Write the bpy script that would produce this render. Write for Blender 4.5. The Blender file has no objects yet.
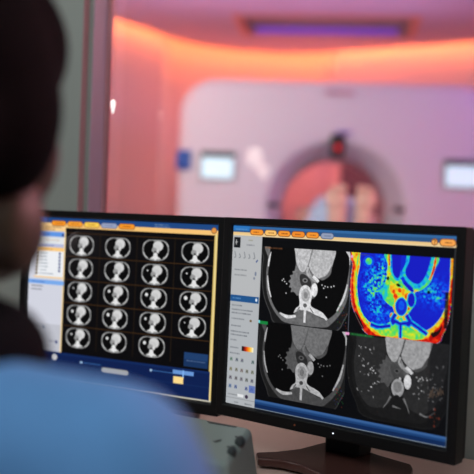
import bpy, bmesh, math, random
import numpy as np
from mathutils import Vector, Matrix
random.seed(4)
S = bpy.context.scene
C = S.collection
R = math.radians
DZ = .75                         # desk height
TH = R(31)                       # the rooms are turned 31 degrees to the camera; world axes follow the rooms
CAMZ = 1.15
RZ = Matrix.Rotation(TH, 3, 'Z')

# ---------------------------------------------------------------- camera
def rx(a): return Matrix.Rotation(a, 3, 'X')
def ry(a): return Matrix.Rotation(a, 3, 'Y')
FPX = 880.0
M3 = RZ @ rx(R(-1.49)) @ ry(R(-2.2))            # columns: right, forward, up
right, fwd, up = M3.col[0], M3.col[1], M3.col[2]
cam = bpy.data.cameras.new('camera'); camo = bpy.data.objects.new('camera', cam); C.objects.link(camo)
cm = Matrix((right, up, -fwd)).transposed().to_4x4(); cm.translation = Vector((0, 0, CAMZ))
camo.matrix_world = cm
cam.sensor_width = 36; cam.lens = FPX / 474 * 36
cam.clip_start = .02; cam.clip_end = 60
cam.dof.use_dof = True; cam.dof.focus_distance = 1.43; cam.dof.aperture_fstop = 2.7
S.camera = camo

# ---------------------------------------------------------------- light and exposure
S.view_settings.view_transform = 'Standard'; S.view_settings.look = 'None'
S.view_settings.exposure = 0; S.view_settings.gamma = 1; S.view_settings.use_curve_mapping = False
wd = bpy.data.worlds.new('world'); S.world = wd; wd.use_nodes = True
wd.node_tree.nodes['Background'].inputs[0].default_value = (.8, .9, 1, 1)
wd.node_tree.nodes['Background'].inputs[1].default_value = .05

def cf(X, D, z):                 # room position from a distance to the right / ahead of the camera and a height
    v = RZ @ Vector((X, D, 0)); return Vector((v.x, v.y, z))
def ray(px, py): return M3 @ Vector(((px-237)/FPX, 1, (237-py)/FPX))
def on_desk(px, py, z=.75):      # point of a horizontal plane under a measured sight line
    r_ = ray(px, py); k = (z-CAMZ)/r_.z; return Vector((r_.x*k, r_.y*k, z))
def area(name, loc, tgt, size, col, power, sy=None):
    l = bpy.data.lights.new(name, 'AREA'); l.energy = power; l.color = col; l.size = size
    if sy: l.shape = 'RECTANGLE'; l.size_y = sy
    o = bpy.data.objects.new(name, l); C.objects.link(o); o.location = loc
    o.rotation_euler = (Vector(tgt) - Vector(loc)).to_track_quat('-Z', 'Y').to_euler()
    return o
# ceiling lighting of the scanner room (mood lighting) and of the control room, with unseen fill lights added
area('mood_light_pink', cf(-1.3, 4.6, 2.6), cf(-1.3, 6.9, .9), 1.2, (1, .20, .26), 30)
area('mood_light_purple', cf(2.3, 4.6, 2.6), cf(1.5, 5.8, 1.7), .9, (.50, .13, .95), 18)
area('ceiling_light_white', cf(-.9, 3.6, 2.6), cf(-1.1, 5.8, 1.3), .8, (.55, 1, .98), 50)
area('jamb_fill_rose', (.9, 3.3, 2.5), (-1.2, 1.5, 1.1), 1.2, (1, .42, .50), 110)  # unseen fill, added to turn the window jamb and desk pink
area('back_wall_fill', cf(.6, 7.0, 1.75), cf(.6, 8.4, 1.3), .5, (1, .28, .30), 12)  # unseen fill hidden behind the scanner, brightens the wall through the bore
area('floor_bounce_fill', cf(1.0, 4.7, .3), cf(1.0, 5.6, 1.3), 1.4, (1, .40, .36), 3)  # unseen low fill, stands in for pink bounce off the floor
area('ceiling_fill', cf(.3, 6.2, 2.12), cf(.3, 6.6, 2.75), 2.6, (.60, .44, .82), 7.5, .5)  # added light hidden on the scanner top, brightens the ceiling
area('control_ceiling_light', (-.2, -.2, 2.5), (-.7, 1.2, .8), 1.4, (.95, 1, .97), 26)
area('desk_fill', (-.93, 1.455, 1.09), (-.70, 1.12, .75), .72, (1, .84, .82), 2.2, .04)  # added light hidden behind the monitors, lifts the dark desk
area('control_wall_light', (-2.0, .5, 2.5), (-1.7, 1.5, 1.2), .8, (.95, 1, .96), 8)

# ---------------------------------------------------------------- helpers
def tag(o, label=None, cat=None, group=None, kind=None):
    if label: o['label'] = label
    if cat: o['category'] = cat
    if group: o['group'] = group
    if kind: o['kind'] = kind
    return o
def s2l(c):
    c = np.asarray(c, float) / 255.0
    return np.where(c <= .04045, c / 12.92, ((c + .055) / 1.055) ** 2.4)
MATS = {}
def mat(name, rgb, rough=.5, metal=0, coat=0, var=.06, scale=30, emit=None, estr=0, bump=0, spec=.5):
    if name in MATS: return MATS[name]
    m = bpy.data.materials.new(name); m.use_nodes = True; nt = m.node_tree; b = nt.nodes['Principled BSDF']
    lin = s2l(rgb)
    b.inputs['Roughness'].default_value = rough; b.inputs['Metallic'].default_value = metal
    b.inputs['Coat Weight'].default_value = coat; b.inputs['Specular IOR Level'].default_value = spec
    tc = nt.nodes.new('ShaderNodeTexCoord'); nz = nt.nodes.new('ShaderNodeTexNoise'); nz.inputs['Scale'].default_value = scale
    nz.inputs['Detail'].default_value = 4
    nt.links.new(tc.outputs['Object'], nz.inputs['Vector'])
    mx = nt.nodes.new('ShaderNodeMix'); mx.data_type = 'RGBA'
    mx.inputs[6].default_value = (*(lin * (1 - var)), 1); mx.inputs[7].default_value = (*np.minimum(lin * (1 + var), 1), 1)
    nt.links.new(nz.outputs['Fac'], mx.inputs[0]); nt.links.new(mx.outputs[2], b.inputs['Base Color'])
    if bump:
        bp = nt.nodes.new('ShaderNodeBump'); bp.inputs['Strength'].default_value = bump; bp.inputs['Distance'].default_value = .002
        nt.links.new(nz.outputs['Fac'], bp.inputs['Height']); nt.links.new(bp.outputs['Normal'], b.inputs['Normal'])
    if emit is not None:
        b.inputs['Emission Color'].default_value = (*s2l(emit), 1); b.inputs['Emission Strength'].default_value = estr
    MATS[name] = m
    return m
def glass(name):
    m = bpy.data.materials.new(name); m.use_nodes = True; nt = m.node_tree; nt.nodes.clear()
    out = nt.nodes.new('ShaderNodeOutputMaterial'); mx = nt.nodes.new('ShaderNodeMixShader')
    tr = nt.nodes.new('ShaderNodeBsdfTransparent'); gl = nt.nodes.new('ShaderNodeBsdfGlossy'); gl.inputs['Roughness'].default_value = .02
    tr.inputs[0].default_value = (.96, .98, .97, 1)
    fr = nt.nodes.new('ShaderNodeFresnel'); fr.inputs[0].default_value = 1.45
    nt.links.new(fr.outputs[0], mx.inputs[0]); nt.links.new(tr.outputs[0], mx.inputs[1]); nt.links.new(gl.outputs[0], mx.inputs[2])
    nt.links.new(mx.outputs[0], out.inputs[0]); return m

def link(name, me, m=None, parent=None, smooth=False):
    o = bpy.data.objects.new(name, me); C.objects.link(o)
    if m: me.materials.append(m)
    if parent is not None: o.parent = parent
    if smooth:
        for p in me.polygons: p.use_smooth = True
    return o
def obj(name, bm, m=None, parent=None, smooth=False, bevel=0, seg=2, angle=40):
    me = bpy.data.meshes.new(name); bmesh.ops.recalc_face_normals(bm, faces=bm.faces); bm.to_mesh(me); bm.free()
    o = link(name, me, m, parent, smooth)
    if bevel:
        b = o.modifiers.new('bevel', 'BEVEL'); b.width = bevel; b.segments = seg; b.limit_method = 'ANGLE'; b.angle_limit = R(angle)
        for p in me.polygons: p.use_smooth = True
        w = o.modifiers.new('wn', 'WEIGHTED_NORMAL')
    return o
def empty(name, loc=(0, 0, 0), rot=(0, 0, 0)):
    o = bpy.data.objects.new(name, None); C.objects.link(o); o.location = loc; o.rotation_euler = rot; o.empty_display_size = .05
    return o
def box(bm, x0, x1, y0, y1, z0, z1):
    vs = [bm.verts.new(p) for p in ((x0,y0,z0),(x1,y0,z0),(x1,y1,z0),(x0,y1,z0),(x0,y0,z1),(x1,y0,z1),(x1,y1,z1),(x0,y1,z1))]
    for f in ((0,3,2,1),(4,5,6,7),(0,1,5,4),(1,2,6,5),(2,3,7,6),(3,0,4,7)): bm.faces.new([vs[i] for i in f])
    return bm
def B(*a): return box(bmesh.new(), *a)
def prism(bm, pts, z0, z1):
    a = [bm.verts.new((x, y, z0)) for x, y in pts]; b = [bm.verts.new((x, y, z1)) for x, y in pts]; n = len(pts)
    bm.faces.new(a[::-1]); bm.faces.new(b)
    for i in range(n): bm.faces.new((a[i], a[(i+1) % n], b[(i+1) % n], b[i]))
    return bm
def cyl(bm, p0, p1, r0, r1=None, n=20):
    p0, p1 = Vector(p0), Vector(p1); r1 = r0 if r1 is None else r1
    q = (p1 - p0).to_track_quat('Z', 'Y')
    A = [bm.verts.new(p0 + q @ Vector((r0*math.cos(t), r0*math.sin(t), 0))) for t in [2*math.pi*i/n for i in range(n)]]
    D = [bm.verts.new(p1 + q @ Vector((r1*math.cos(t), r1*math.sin(t), 0))) for t in [2*math.pi*i/n for i in range(n)]]
    bm.faces.new(A[::-1]); bm.faces.new(D)
    for i in range(n): bm.faces.new((A[i], A[(i+1) % n], D[(i+1) % n], D[i]))
    return bm
def ell(bm, c, r, rot=(0, 0, 0), u=24, v=16):
    m = Matrix.Translation(c) @ (Matrix.Rotation(rot[2], 4, 'Z') @ Matrix.Rotation(rot[1], 4, 'Y') @ Matrix.Rotation(rot[0], 4, 'X')) @ Matrix.Diagonal((*r, 1))
    bmesh.ops.create_uvsphere(bm, u_segments=u, v_segments=v, radius=1, matrix=m); return bm
def cap(bm, p0, r0, p1, r1, n=8):     # tapered limb
    p0, p1 = Vector(p0), Vector(p1)
    cyl(bm, p0, p1, r0, r1, 20); ell(bm, p0, (r0,)*3, u=20, v=12); ell(bm, p1, (r1,)*3, u=20, v=12); return bm
def remesh(o, vox, sm=6):
    r = o.modifiers.new('remesh', 'REMESH'); r.mode = 'VOXEL'; r.voxel_size = vox; r.use_smooth_shade = True
    s = o.modifiers.new('smooth', 'SMOOTH'); s.iterations = sm; s.factor = .5
    return o

# ---------------------------------------------------------------- materials
M_grey_wall = mat('grey_wall_paint', (168, 174, 170), .6, var=.02, scale=6)
M_ct_wall = mat('scanner_room_wall', (232, 202, 198), .6, var=.02, scale=4)
M_ct_ceiling = mat('scanner_room_ceiling', (226, 196, 214), .7, var=.02, scale=4)
M_floor = mat('vinyl_floor', (150, 140, 140), .45, var=.08, scale=8)
M_frame = mat('pink_lit_frame', (226, 178, 206), .35, var=.02)  # mauve puts the scanner room's pink light into the metal colour
M_casing = mat('pink_lit_casing', (214, 150, 158), .35, var=.02)  # pink light on the casing is part of this colour
M_seal = mat('grey_rubber_seal', (150, 152, 148), .6, var=.03)
M_black = mat('monitor_black_plastic', (16, 16, 18), .5, var=.1, scale=200, bump=.05, spec=.3)
M_base = mat('monitor_base_plastic', (84, 54, 50), .25, var=.1, scale=90)  # reddish brown puts reflected pink light into the black plastic
M_desk = mat('desk_laminate', (214, 184, 174), .42, var=.05, scale=14)
M_gantry = mat('gantry_shell', (224, 220, 226), .5, var=.01, coat=0, spec=.3)
M_dark = mat('dark_plastic', (22, 22, 25), .4)
M_grey = mat('grey_plastic', (120, 124, 126), .45)

# ---------------------------------------------------------------- rooms
WY = 1.50                                  # the wall with the observation window
CEIL = 2.685
def struct(name, bm, m, **k): return tag(obj(name, bm, m, **k), kind='structure')
struct('floor', B(-5.2, 3.6, -1.6, 7.8, -.1, 0), M_floor)
# profile of window frame, seen from above
WX0, WX1, WTOP = -1.37, 1.6, 2.42
def JX(px, y): r_ = ray(px, 105); return y*r_.x/r_.y
def JY(px, x): r_ = ray(px, 105); return x*r_.y/r_.x
SILL = CAMZ - .012
struct('wall_front', B(-3.3, WX0, WY, WY+.05, 0, 2.6), M_grey_wall)
struct('wall_front_below_window', B(WX0, WX1, WY, WY+.05, 0, SILL-.03), M_grey_wall)
struct('wall_front_above_window', B(WX0, WX1, WY, WY+.05, WTOP, 2.6), M_grey_wall)
struct('wall_front_pier', B(WX1, 3.4, WY, WY+.05, 0, 2.6), M_grey_wall)
w = tag(empty('window_1', (WX0, WY, SILL)), kind='structure')
def wpart(name, bm, m, **k):
    bmesh.ops.translate(bm, verts=bm.verts, vec=(-WX0, -WY, -SILL)); return obj(name, bm, m, w, **k)
xa = JX(81, 1.465); ya = JY(86.5, xa); xb = JX(91.5, ya); yb = JY(104.5, xb); xc = JX(107, yb); yc = JY(111, xc)
wpart('jamb_casing', B(WX0-.01, xa-.0012, 1.465, WY-.0005, 0, WTOP+.03), M_grey_wall)
wpart('jamb_edge', prism(bmesh.new(), [(xa-.001, 1.4652), (xa, 1.4652), (xa, ya), (xa-.001, ya)], SILL, WTOP), M_casing)
wpart('jamb_seal', prism(bmesh.new(), [(xa-.0005, ya), (xb-.0015, ya), (xb-.0015, yb-.001), (xa-.0005, yb-.001)], SILL, WTOP), M_grey_wall)
wpart('jamb_reveal', prism(bmesh.new(), [(xb-.0012, ya+.0005), (xb, ya+.0005), (xb, yb), (xb-.0012, yb)], SILL, WTOP), M_frame)
wpart('jamb_bead', prism(bmesh.new(), [(WX0+.001, yb+.0005), (xc, yb+.0005), (xc, yc+.0005), (WX0+.001, yc+.0005)], SILL, WTOP), M_casing, bevel=.0008)
wpart('window_sill', B(WX0, WX1, WY-.012, WY+.065, SILL-.03, SILL-.0005), M_grey, bevel=.003)
wpart('window_head', B(WX0, WX1, WY-.03, WY+.065, WTOP-.03, WTOP), M_frame)
wpart('window_jamb', B(WX1-.03, WX1, WY-.03, WY+.065, SILL, WTOP), M_frame)
wpart('pane', B(xc, WX1-.03, yb+.004, yb+.010, SILL, WTOP-.03), glass('window_glass'))
PY_ = yb+.004
# scanner room walls with a rounded far left corner
BX, BY, RC = -4.70, 7.56, 1.15
def outline(off):                 # left wall, rounded corner, back wall
    pts = [(BX+off, 1.56)]
    for i in range(13):
        a = math.pi - i*math.pi/24
        pts.append((BX+RC + (RC-off)*math.cos(a), BY-RC + (RC-off)*math.sin(a)))
    pts.append((3.4, BY-off)); return pts
def ribbon(pi, po, z0, z1): return prism(bmesh.new(), pi + po[::-1], z0, z1)
HI = CEIL + .32
oi, oo = outline(0), outline(-.12)
struct('wall_left', ribbon(oi[:2], oo[:2], 0, HI), M_ct_wall)
struct('wall_corner', ribbon(oi[1:14], oo[1:14], 0, HI), M_ct_wall, smooth=False)
for p in bpy.data.objects['wall_corner'].data.polygons: p.use_smooth = abs(p.normal.z) < .5
struct('wall_back', ribbon(oi[13:], oo[13:], 0, HI), M_ct_wall)
struct('wall_right', B(3.4, 3.5, -1.6, 7.7, 0, HI), M_ct_wall)
GAP = .13
ins = outline(GAP)
# recessed trough in the dropped ceiling (turned like the scanner)
TR = Matrix.Rotation(TH - R(7), 3, 'Z')
tc_ = cf(.655, 7.1, 0); tw, td = .66, .34
hole = [tc_ + TR @ Vector((sx*tw, sy*td, 0)) for sx, sy in ((-1,-1),(1,-1),(1,1),(-1,1))]
bm = bmesh.new()
op = ins + [(3.4, 1.57)]
ov = [bm.verts.new((x, y, CEIL)) for x, y in op]; hv = [bm.verts.new((p.x, p.y, CEIL)) for p in hole]
es = [bm.edges.new((ov[i], ov[(i+1) % len(ov)])) for i in range(len(ov))] + [bm.edges.new((hv[i], hv[(i+1) % 4])) for i in range(4)]
bmesh.ops.triangle_fill(bm, use_beauty=True, use_dissolve=False, edges=es)
ret = bmesh.ops.extrude_face_region(bm, geom=list(bm.faces))
bmesh.ops.translate(bm, verts=[v for v in ret['geom'] if isinstance(v, bmesh.types.BMVert)], vec=(0, 0, .06))
struct('ceiling', bm, M_ct_ceiling)
struct('ceiling_upper', B(BX-.1, 3.5, 1.56, BY+.12, HI, HI+.08), M_ct_ceiling)
struct('ceiling_control_room', B(-3.3, 3.4, -1.6, 1.56, 2.6, 2.7), M_grey_wall)
# cove light strip on the ceiling edge, facing the wall
sin_, sout = outline(GAP+.001), outline(GAP-.012)
M_cove = mat('orange_cove_light', (255, 190, 110), emit=(255, 138, 66), estr=27)
o = obj('cove_light_strip', ribbon(sin_, sout, CEIL+.012, CEIL+.035), M_cove)
tag(o, 'glowing orange light strip running along the ceiling edge above the wall', 'light strip')
# trough: housing and purple tube
t = tag(empty('ceiling_trough', tc_ + Vector((0, 0, CEIL)), (0, 0, TH - R(7))), 'long rectangular recessed ceiling light with rim tinted as orange glow and purple glow above the scanner', 'ceiling light')
bm = bmesh.new(); h = .2
box(bm, -tw-.02, -tw, -td-.02, td+.02, .0, h); box(bm, tw, tw+.02, -td-.02, td+.02, 0, h)
box(bm, -tw, tw, -td-.02, -td, 0, h); box(bm, -tw, tw, td, td+.02, 0, h); box(bm, -tw-.02, tw+.02, -td-.02, td+.02, h, h+.02)
obj('housing', bm, mat('trough_paint', (205, 180, 170), .6), t)
bm = bmesh.new(); box(bm, -tw-.055, -tw, -td-.05, td+.05, -.012, -.001); box(bm, tw, tw+.055, -td-.05, td+.05, -.012, -.001)
box(bm, -tw, tw, -td-.03, -td, -.012, -.001); box(bm, -tw, tw, td, td+.012, -.012, -.001)
obj('rim', bm, mat('trough_rim_glow', (240, 150, 120), .5), t, bevel=.003)  # orange glow around the trough is put into the rim colour
obj('purple_tube', B(-tw+.05, tw-.08, td-.03, td-.012, .004, .05), mat('purple_tube_light', (150, 100, 255), emit=(110, 66, 190), estr=.4), t)
obj('orange_tube', B(-tw+.03, tw-.03, -td+.005, -td+.03, .12, .15), mat('orange_tube_light', (255, 160, 90), emit=(220, 80, 50), estr=.6), t)
# door in the back wall, seen through the bore
d = tag(obj('door_1', B(-3.42, -2.42, BY-.05, BY-.005, 0, 2.1), mat('plum_door', (104, 84, 98), .5), bevel=.004), kind='structure')
M_hand = mat('steel', (190, 190, 195), .25, metal=1)
obj('door_handle', cyl(bmesh.new(), (-2.55, BY-.1, 1.05), (-2.67, BY-.1, 1.05), .012), M_hand, d, smooth=True)

# ---------------------------------------------------------------- CT scanner
GR = TH - R(3)
gpos = cf(.632, 5.75, 0)
GZ = 1.196                                    # bore centre height
g = tag(empty('ct_scanner', gpos, (0, 0, GR)), 'large white ring-shaped scanner with round bore and rounded top corners', 'scanner')
def ringpts(rfun, y, n=144):
    return [(rfun(a)*math.cos(a), y, GZ + rfun(a)*math.sin(a)) for a in [2*math.pi*i/n for i in range(n)]]
def rrect(hw, top, bot, rc):                  # distance from bore centre to a rounded rectangle
    def f(a):
        c, s = math.cos(a), math.sin(a); lo, hi = 0, 4
        H = top if s > 0 else bot
        for _ in range(34):
            r = (lo+hi)/2; x, z = abs(r*c), abs(r*s)
            if x > hw or z > H: ins_ = False
            elif x > hw-rc and z > H-rc: ins_ = (x-hw+rc)**2 + (z-H+rc)**2 < rc*rc
            else: ins_ = True
            if ins_: lo = r
            else: hi = r
        return lo
    return f
HW, HT, HB = 1.045, .845, 1.175
def outl(i): return rrect(HW-i, HT-i, HB-i, .24-i*.5)
circ = lambda r: (lambda a: r)
rings = [ringpts(outl(.03), .86), ringpts(outl(0), .80), ringpts(outl(0), .07), ringpts(outl(.01), .03), ringpts(outl(.035), .008), ringpts(outl(.08), 0)]
f0 = outl(.08)
for k in (.25, .5, .75): rings.append(ringpts((lambda k: (lambda a: f0(a)*(1-k) + .49*k))(k), -.012*math.sin(math.pi*k/2)))
rings += [ringpts(circ(r), y) for r, y in ((.475, -.012), (.455, -.004), (.44, .015), (.43, .04), (.40, .10), (.372, .16), (.356, .21), (.352, .26))]
bm = bmesh.new(); V = [[bm.verts.new(p) for p in r] for r in rings]
for a, b in zip(V, V[1:]):
    for i in range(144): bm.faces.new((a[i], a[(i+1) % 144], b[(i+1) % 144], b[i]))
obj('housing', bm, M_gantry, g, smooth=True)
bm = bmesh.new(); V = [[bm.verts.new(p) for p in r] for r in (ringpts(circ(.352), .26), ringpts(circ(.35), .62), ringpts(circ(.40), .80), ringpts(outl(.03), .861))]
for a, b in zip(V, V[1:]):
    for i in range(144): bm.faces.new((a[i], a[(i+1) % 144], b[(i+1) % 144], b[i]))
obj('bore_liner', bm, mat('bore_liner_plastic', (214, 196, 206), .4), g, smooth=True)
bm = bmesh.new(); V = [[bm.verts.new(p) for p in ringpts(circ(r), y)] for r, y in ((.352, .255), (.346, .262), (.346, .285), (.352, .29))]
for a, b in zip(V, V[1:]):
    for i in range(144): bm.faces.new((a[i], a[(i+1) % 144], b[(i+1) % 144], b[i]))
obj('laser_ring', bm, mat('grey_band', (150, 130, 140), .3), g, smooth=True)
M_disp = mat('display_glow', (200, 230, 240), emit=(200, 226, 234), estr=.8)
for nm, x0, x1 in (('left', -.88, -.672), ('right', .70, .955)):
    dsp = obj('display', B(x0-.012, x1+.012, -.03, .0, GZ+.175, GZ+.36), M_grey, g, bevel=.006)
    obj('display_screen', B(x0, x1, -.034, -.0305, GZ+.182, GZ+.318), M_disp, dsp, bevel=.001)
    obj('display_hood', B(x0, x1, -.045, -.030, GZ+.32, GZ+.358), mat('grey_hood', (70, 78, 84), .5), dsp, bevel=.004)
    dsp['label'] = 'lit rectangular display on the %s of the bore' % nm
s = obj('status_camera', B(-.046, .046, -.035, .012, GZ+.345, GZ+.495), M_dark, g, bevel=.008); s['label'] = 'black sensor box with red light above the bore'
obj('red_light', cyl(bmesh.new(), (0, -.036, GZ+.41), (0, -.046, GZ+.41), .019), mat('red_indicator', (200, 10, 20), emit=(214, 14, 40), estr=.8), s, smooth=False)
obj('sensor_highlight', B(-.02, .09, -.03, .01, GZ+.502, GZ+.516), mat('violet_highlight', (110, 70, 190), .4), s, bevel=.004)  # purple highlight above the box, put in as a coloured strip
st = obj('blue_badge', B(-1.052, -.955, -.014, .06, GZ+.235, GZ+.362), mat('blue_badge_paint', (28, 78, 170), .4), g, bevel=.006); st['label'] = 'dark blue square badge on left edge'
for x in (-.40, .41):
    obj('laser_window', B(x-.038, x+.038, -.016, .0, GZ+.008, GZ+.04), M_dark, g, bevel=.006)
bm = bmesh.new()
for i in range(8): box(bm, -.09+i*.024, -.09+i*.024+.016, -.016, .002, GZ+.755, GZ+.778)
obj('brand_lettering', bm, mat('faded_red_ink', (206, 130, 160), .5), g)
obj('plinth', B(-HW+.1, HW-.1, .1, .8, 0, .05), M_grey, g)

# patient table
pt = tag(empty('patient_table', cf(.60, 4.80, 0), (0, 0, GR)), 'white patient table sliding into the bore of the scanner', 'patient table')
obj('pedestal', B(-.22, .22, -.15, .78, 0, .95), M_gantry, pt, bevel=.04, seg=4)
bm = bmesh.new()
prof = [(-.24, 0), (-.235, .03), (-.16, .005), (-.08, -.012), (0, -.018), (.08, -.012), (.16, .005), (.235, .03), (.24, 0), (.15, -.05), (0, -.06), (-.15, -.05)]
a = [bm.verts.new((x, -.3, 1.068+z)) for x, z in prof]; b = [bm.verts.new((x, 1.75, 1.068+z)) for x, z in prof]
bm.faces.new(a); bm.faces.new(b[::-1])
for i in range(len(prof)): bm.faces.new((a[i], a[(i+1) % 12], b[(i+1) % 12], b[i]))
obj('cradle', bm, M_gantry, pt, bevel=.004)
obj('bellows', B(-.2, .2, -.12, .74, .9505, 1.006), M_grey, pt)
# patient lying, soles towards the window
ppos = cf(.60, 4.80, 0)
M_skin2 = mat('pale_skin', (236, 196, 172), .5, scale=20)
pa = tag(empty('person', ppos, (0, 0, GR)), 'person lying on the scanner table, bare soles facing the window', 'person')
Z0 = 1.055
bm = bmesh.new()
for sx in (-1, 1):
    x = sx*.074 + .012
    ell(bm, (x, .02, Z0+.075), (.05, .05, .05)); ell(bm, (x+sx*.006, -.02, Z0+.20), (.062, .028, .06), rot=(R(-12), 0, 0))
    ell(bm, (x, -.005, Z0+.14), (.052, .034, .09), rot=(R(-8), 0, 0))
    for k in range(5): ell(bm, (x+sx*(.038-(4-k)*.0185)*1.0, -.045, Z0+.262-abs(k-1)*.004), (.0105+.003*(k == 0), .014, .019+.004*(k == 0)), u=10, v=8)
    cap(bm, (x, .04, Z0+.08), .042, (x*.95, .42, Z0+.09), .062); cap(bm, (x*.95, .42, Z0+.10), .06, (x*.8, .80, Z0+.11), .085)
    cap(bm, (sx*.2, 1.32, Z0+.12), .05, (sx*.24, 1.05, Z0+.08), .04); cap(bm, (sx*.24, 1.05, Z0+.08), .04, (sx*.2, .82, Z0+.1), .03)
    ell(bm, (sx*.2, .76, Z0+.09), (.02, .05, .04))
    for k in range(4): cap(bm, (sx*.2, .73, Z0+.06+k*.02), .009, (sx*.2, .66, Z0+.06+k*.02), .008)
    cap(bm, (sx*.19, .77, Z0+.12), .011, (sx*.16, .72, Z0+.13), .01)
ell(bm, (0, .88, Z0+.12), (.17, .14, .1)); ell(bm, (0, 1.1, Z0+.12), (.15, .2, .1)); ell(bm, (0, 1.3, Z0+.12), (.19, .14, .1))
cap(bm, (0, 1.38, Z0+.11), .055, (0, 1.5, Z0+.11), .055); ell(bm, (0, 1.58, Z0+.115), (.075, .12, .1)); ell(bm, (0, 1.55, Z0+.215), (.014, .02, .02))
body2 = remesh(obj('body', bm, M_skin2, pa), .007, 4)
bm = bmesh.new()
nx, ny = 24, 30
gv = [[None]*(nx+1) for _ in range(ny+1)]
for j in range(ny+1):
    for i in range(nx+1):
        u = -1 + 2*i/nx; y = .085 + 1.15*max(j-1, 0)/ny
        zz = Z0 + .03 + (.165 + .05*min(1, j/20))*(1-abs(u)**3.2) + .006*math.sin(17*u + 3*y)*(1-u*u)
        if j == 0: y, zz = .08, Z0 + .0 + .01*math.cos(9*u)
        gv[j][i] = bm.verts.new((u*.195-.028, y, zz))
for j in range(ny):
    for i in range(nx): bm.faces.new((gv[j][i], gv[j][i+1], gv[j+1][i+1], gv[j+1][i]))
sh = obj('sheet', bm, mat('blue_white_sheet', (196, 214, 240), .8), smooth=True)
sh.location = ppos; sh.rotation_euler = (0, 0, GR)
sh.modifiers.new('thick', 'SOLIDIFY').thickness = .006
tag(sh, 'pale blue sheet covering the legs of the person on the table', 'sheet')

# ---------------------------------------------------------------- desk
dk = tag(empty('desk', (-.4, 1.1, 0)), 'grey laminate desk carrying the monitors below the window', 'desk')
obj('desktop', B(-1.5, 1.9, -.36, .385, .72, .75), M_desk, dk, bevel=.004)
for x in (-1.35, 1.75): obj('leg', B(x-.03, x+.03, -.3, .3, 0, .7195), M_grey, dk, bevel=.004)
obj('modesty_panel', B(-1.3, 1.7, .3, .32, .25, .7195), M_grey, dk)

# ---------------------------------------------------------------- screen drawing
NW, NH = 560, 420
GX, GY = np.meshgrid(np.linspace(0, 1000, NW), np.linspace(0, 750, NH))
def cr(pts, n=6):
    P = np.array(pts, float); N = len(P); out = []
    for i in range(N):
        p0, p1, p2, p3 = P[i-1], P[i], P[(i+1) % N], P[(i+2) % N]
        for k in range(n):
            t = k/n; out.append(.5*((2*p1)+(p2-p0)*t+(2*p0-5*p1+4*p2-p3)*t*t+(-p0+3*p1-3*p2+p3)*t**3))
    return np.array(out)
def cover(P, soft, clip=None):
    x0, x1 = P[:, 0].min()-soft*2, P[:, 0].max()+soft*2; y0, y1 = P[:, 1].min()-soft*2, P[:, 1].max()+soft*2
    if clip: x0, x1, y0, y1 = max(x0, clip[0]), min(x1, clip[1]), max(y0, clip[2]), min(y1, clip[3])
    i0, i1 = int(np.clip(np.ceil(x0/1000*(NW-1)), 0, NW)), int(np.clip(np.floor(x1/1000*(NW-1))+1, 0, NW))
    j0, j1 = int(np.clip(np.ceil(y0/750*(NH-1)), 0, NH)), int(np.clip(np.floor(y1/750*(NH-1))+1, 0, NH))
    if i1 <= i0 or j1 <= j0: return None
    X = GX[j0:j1, i0:i1]; Y = GY[j0:j1, i0:i1]
    ins_ = np.zeros(X.shape, bool); d2 = np.full(X.shape, 1e9)
    Q = np.roll(P, -1, 0)
    for (ax, ay), (bx, by) in zip(P, Q):
        if ay != by: ins_ ^= ((ay > Y) != (by > Y)) & (X < (bx-ax)*(Y-ay)/(by-ay)+ax)
        ex, ey = bx-ax, by-ay; L = ex*ex+ey*ey+1e-9
        t = np.clip(((X-ax)*ex+(Y-ay)*ey)/L, 0, 1)
        d2 = np.minimum(d2, (X-ax-t*ex)**2+(Y-ay-t*ey)**2)
    sd = np.sqrt(d2)*np.where(ins_, -1, 1)
    return (slice(j0, j1), slice(i0, i1)), np.clip(.5-sd/soft, 0, 1)
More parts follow.
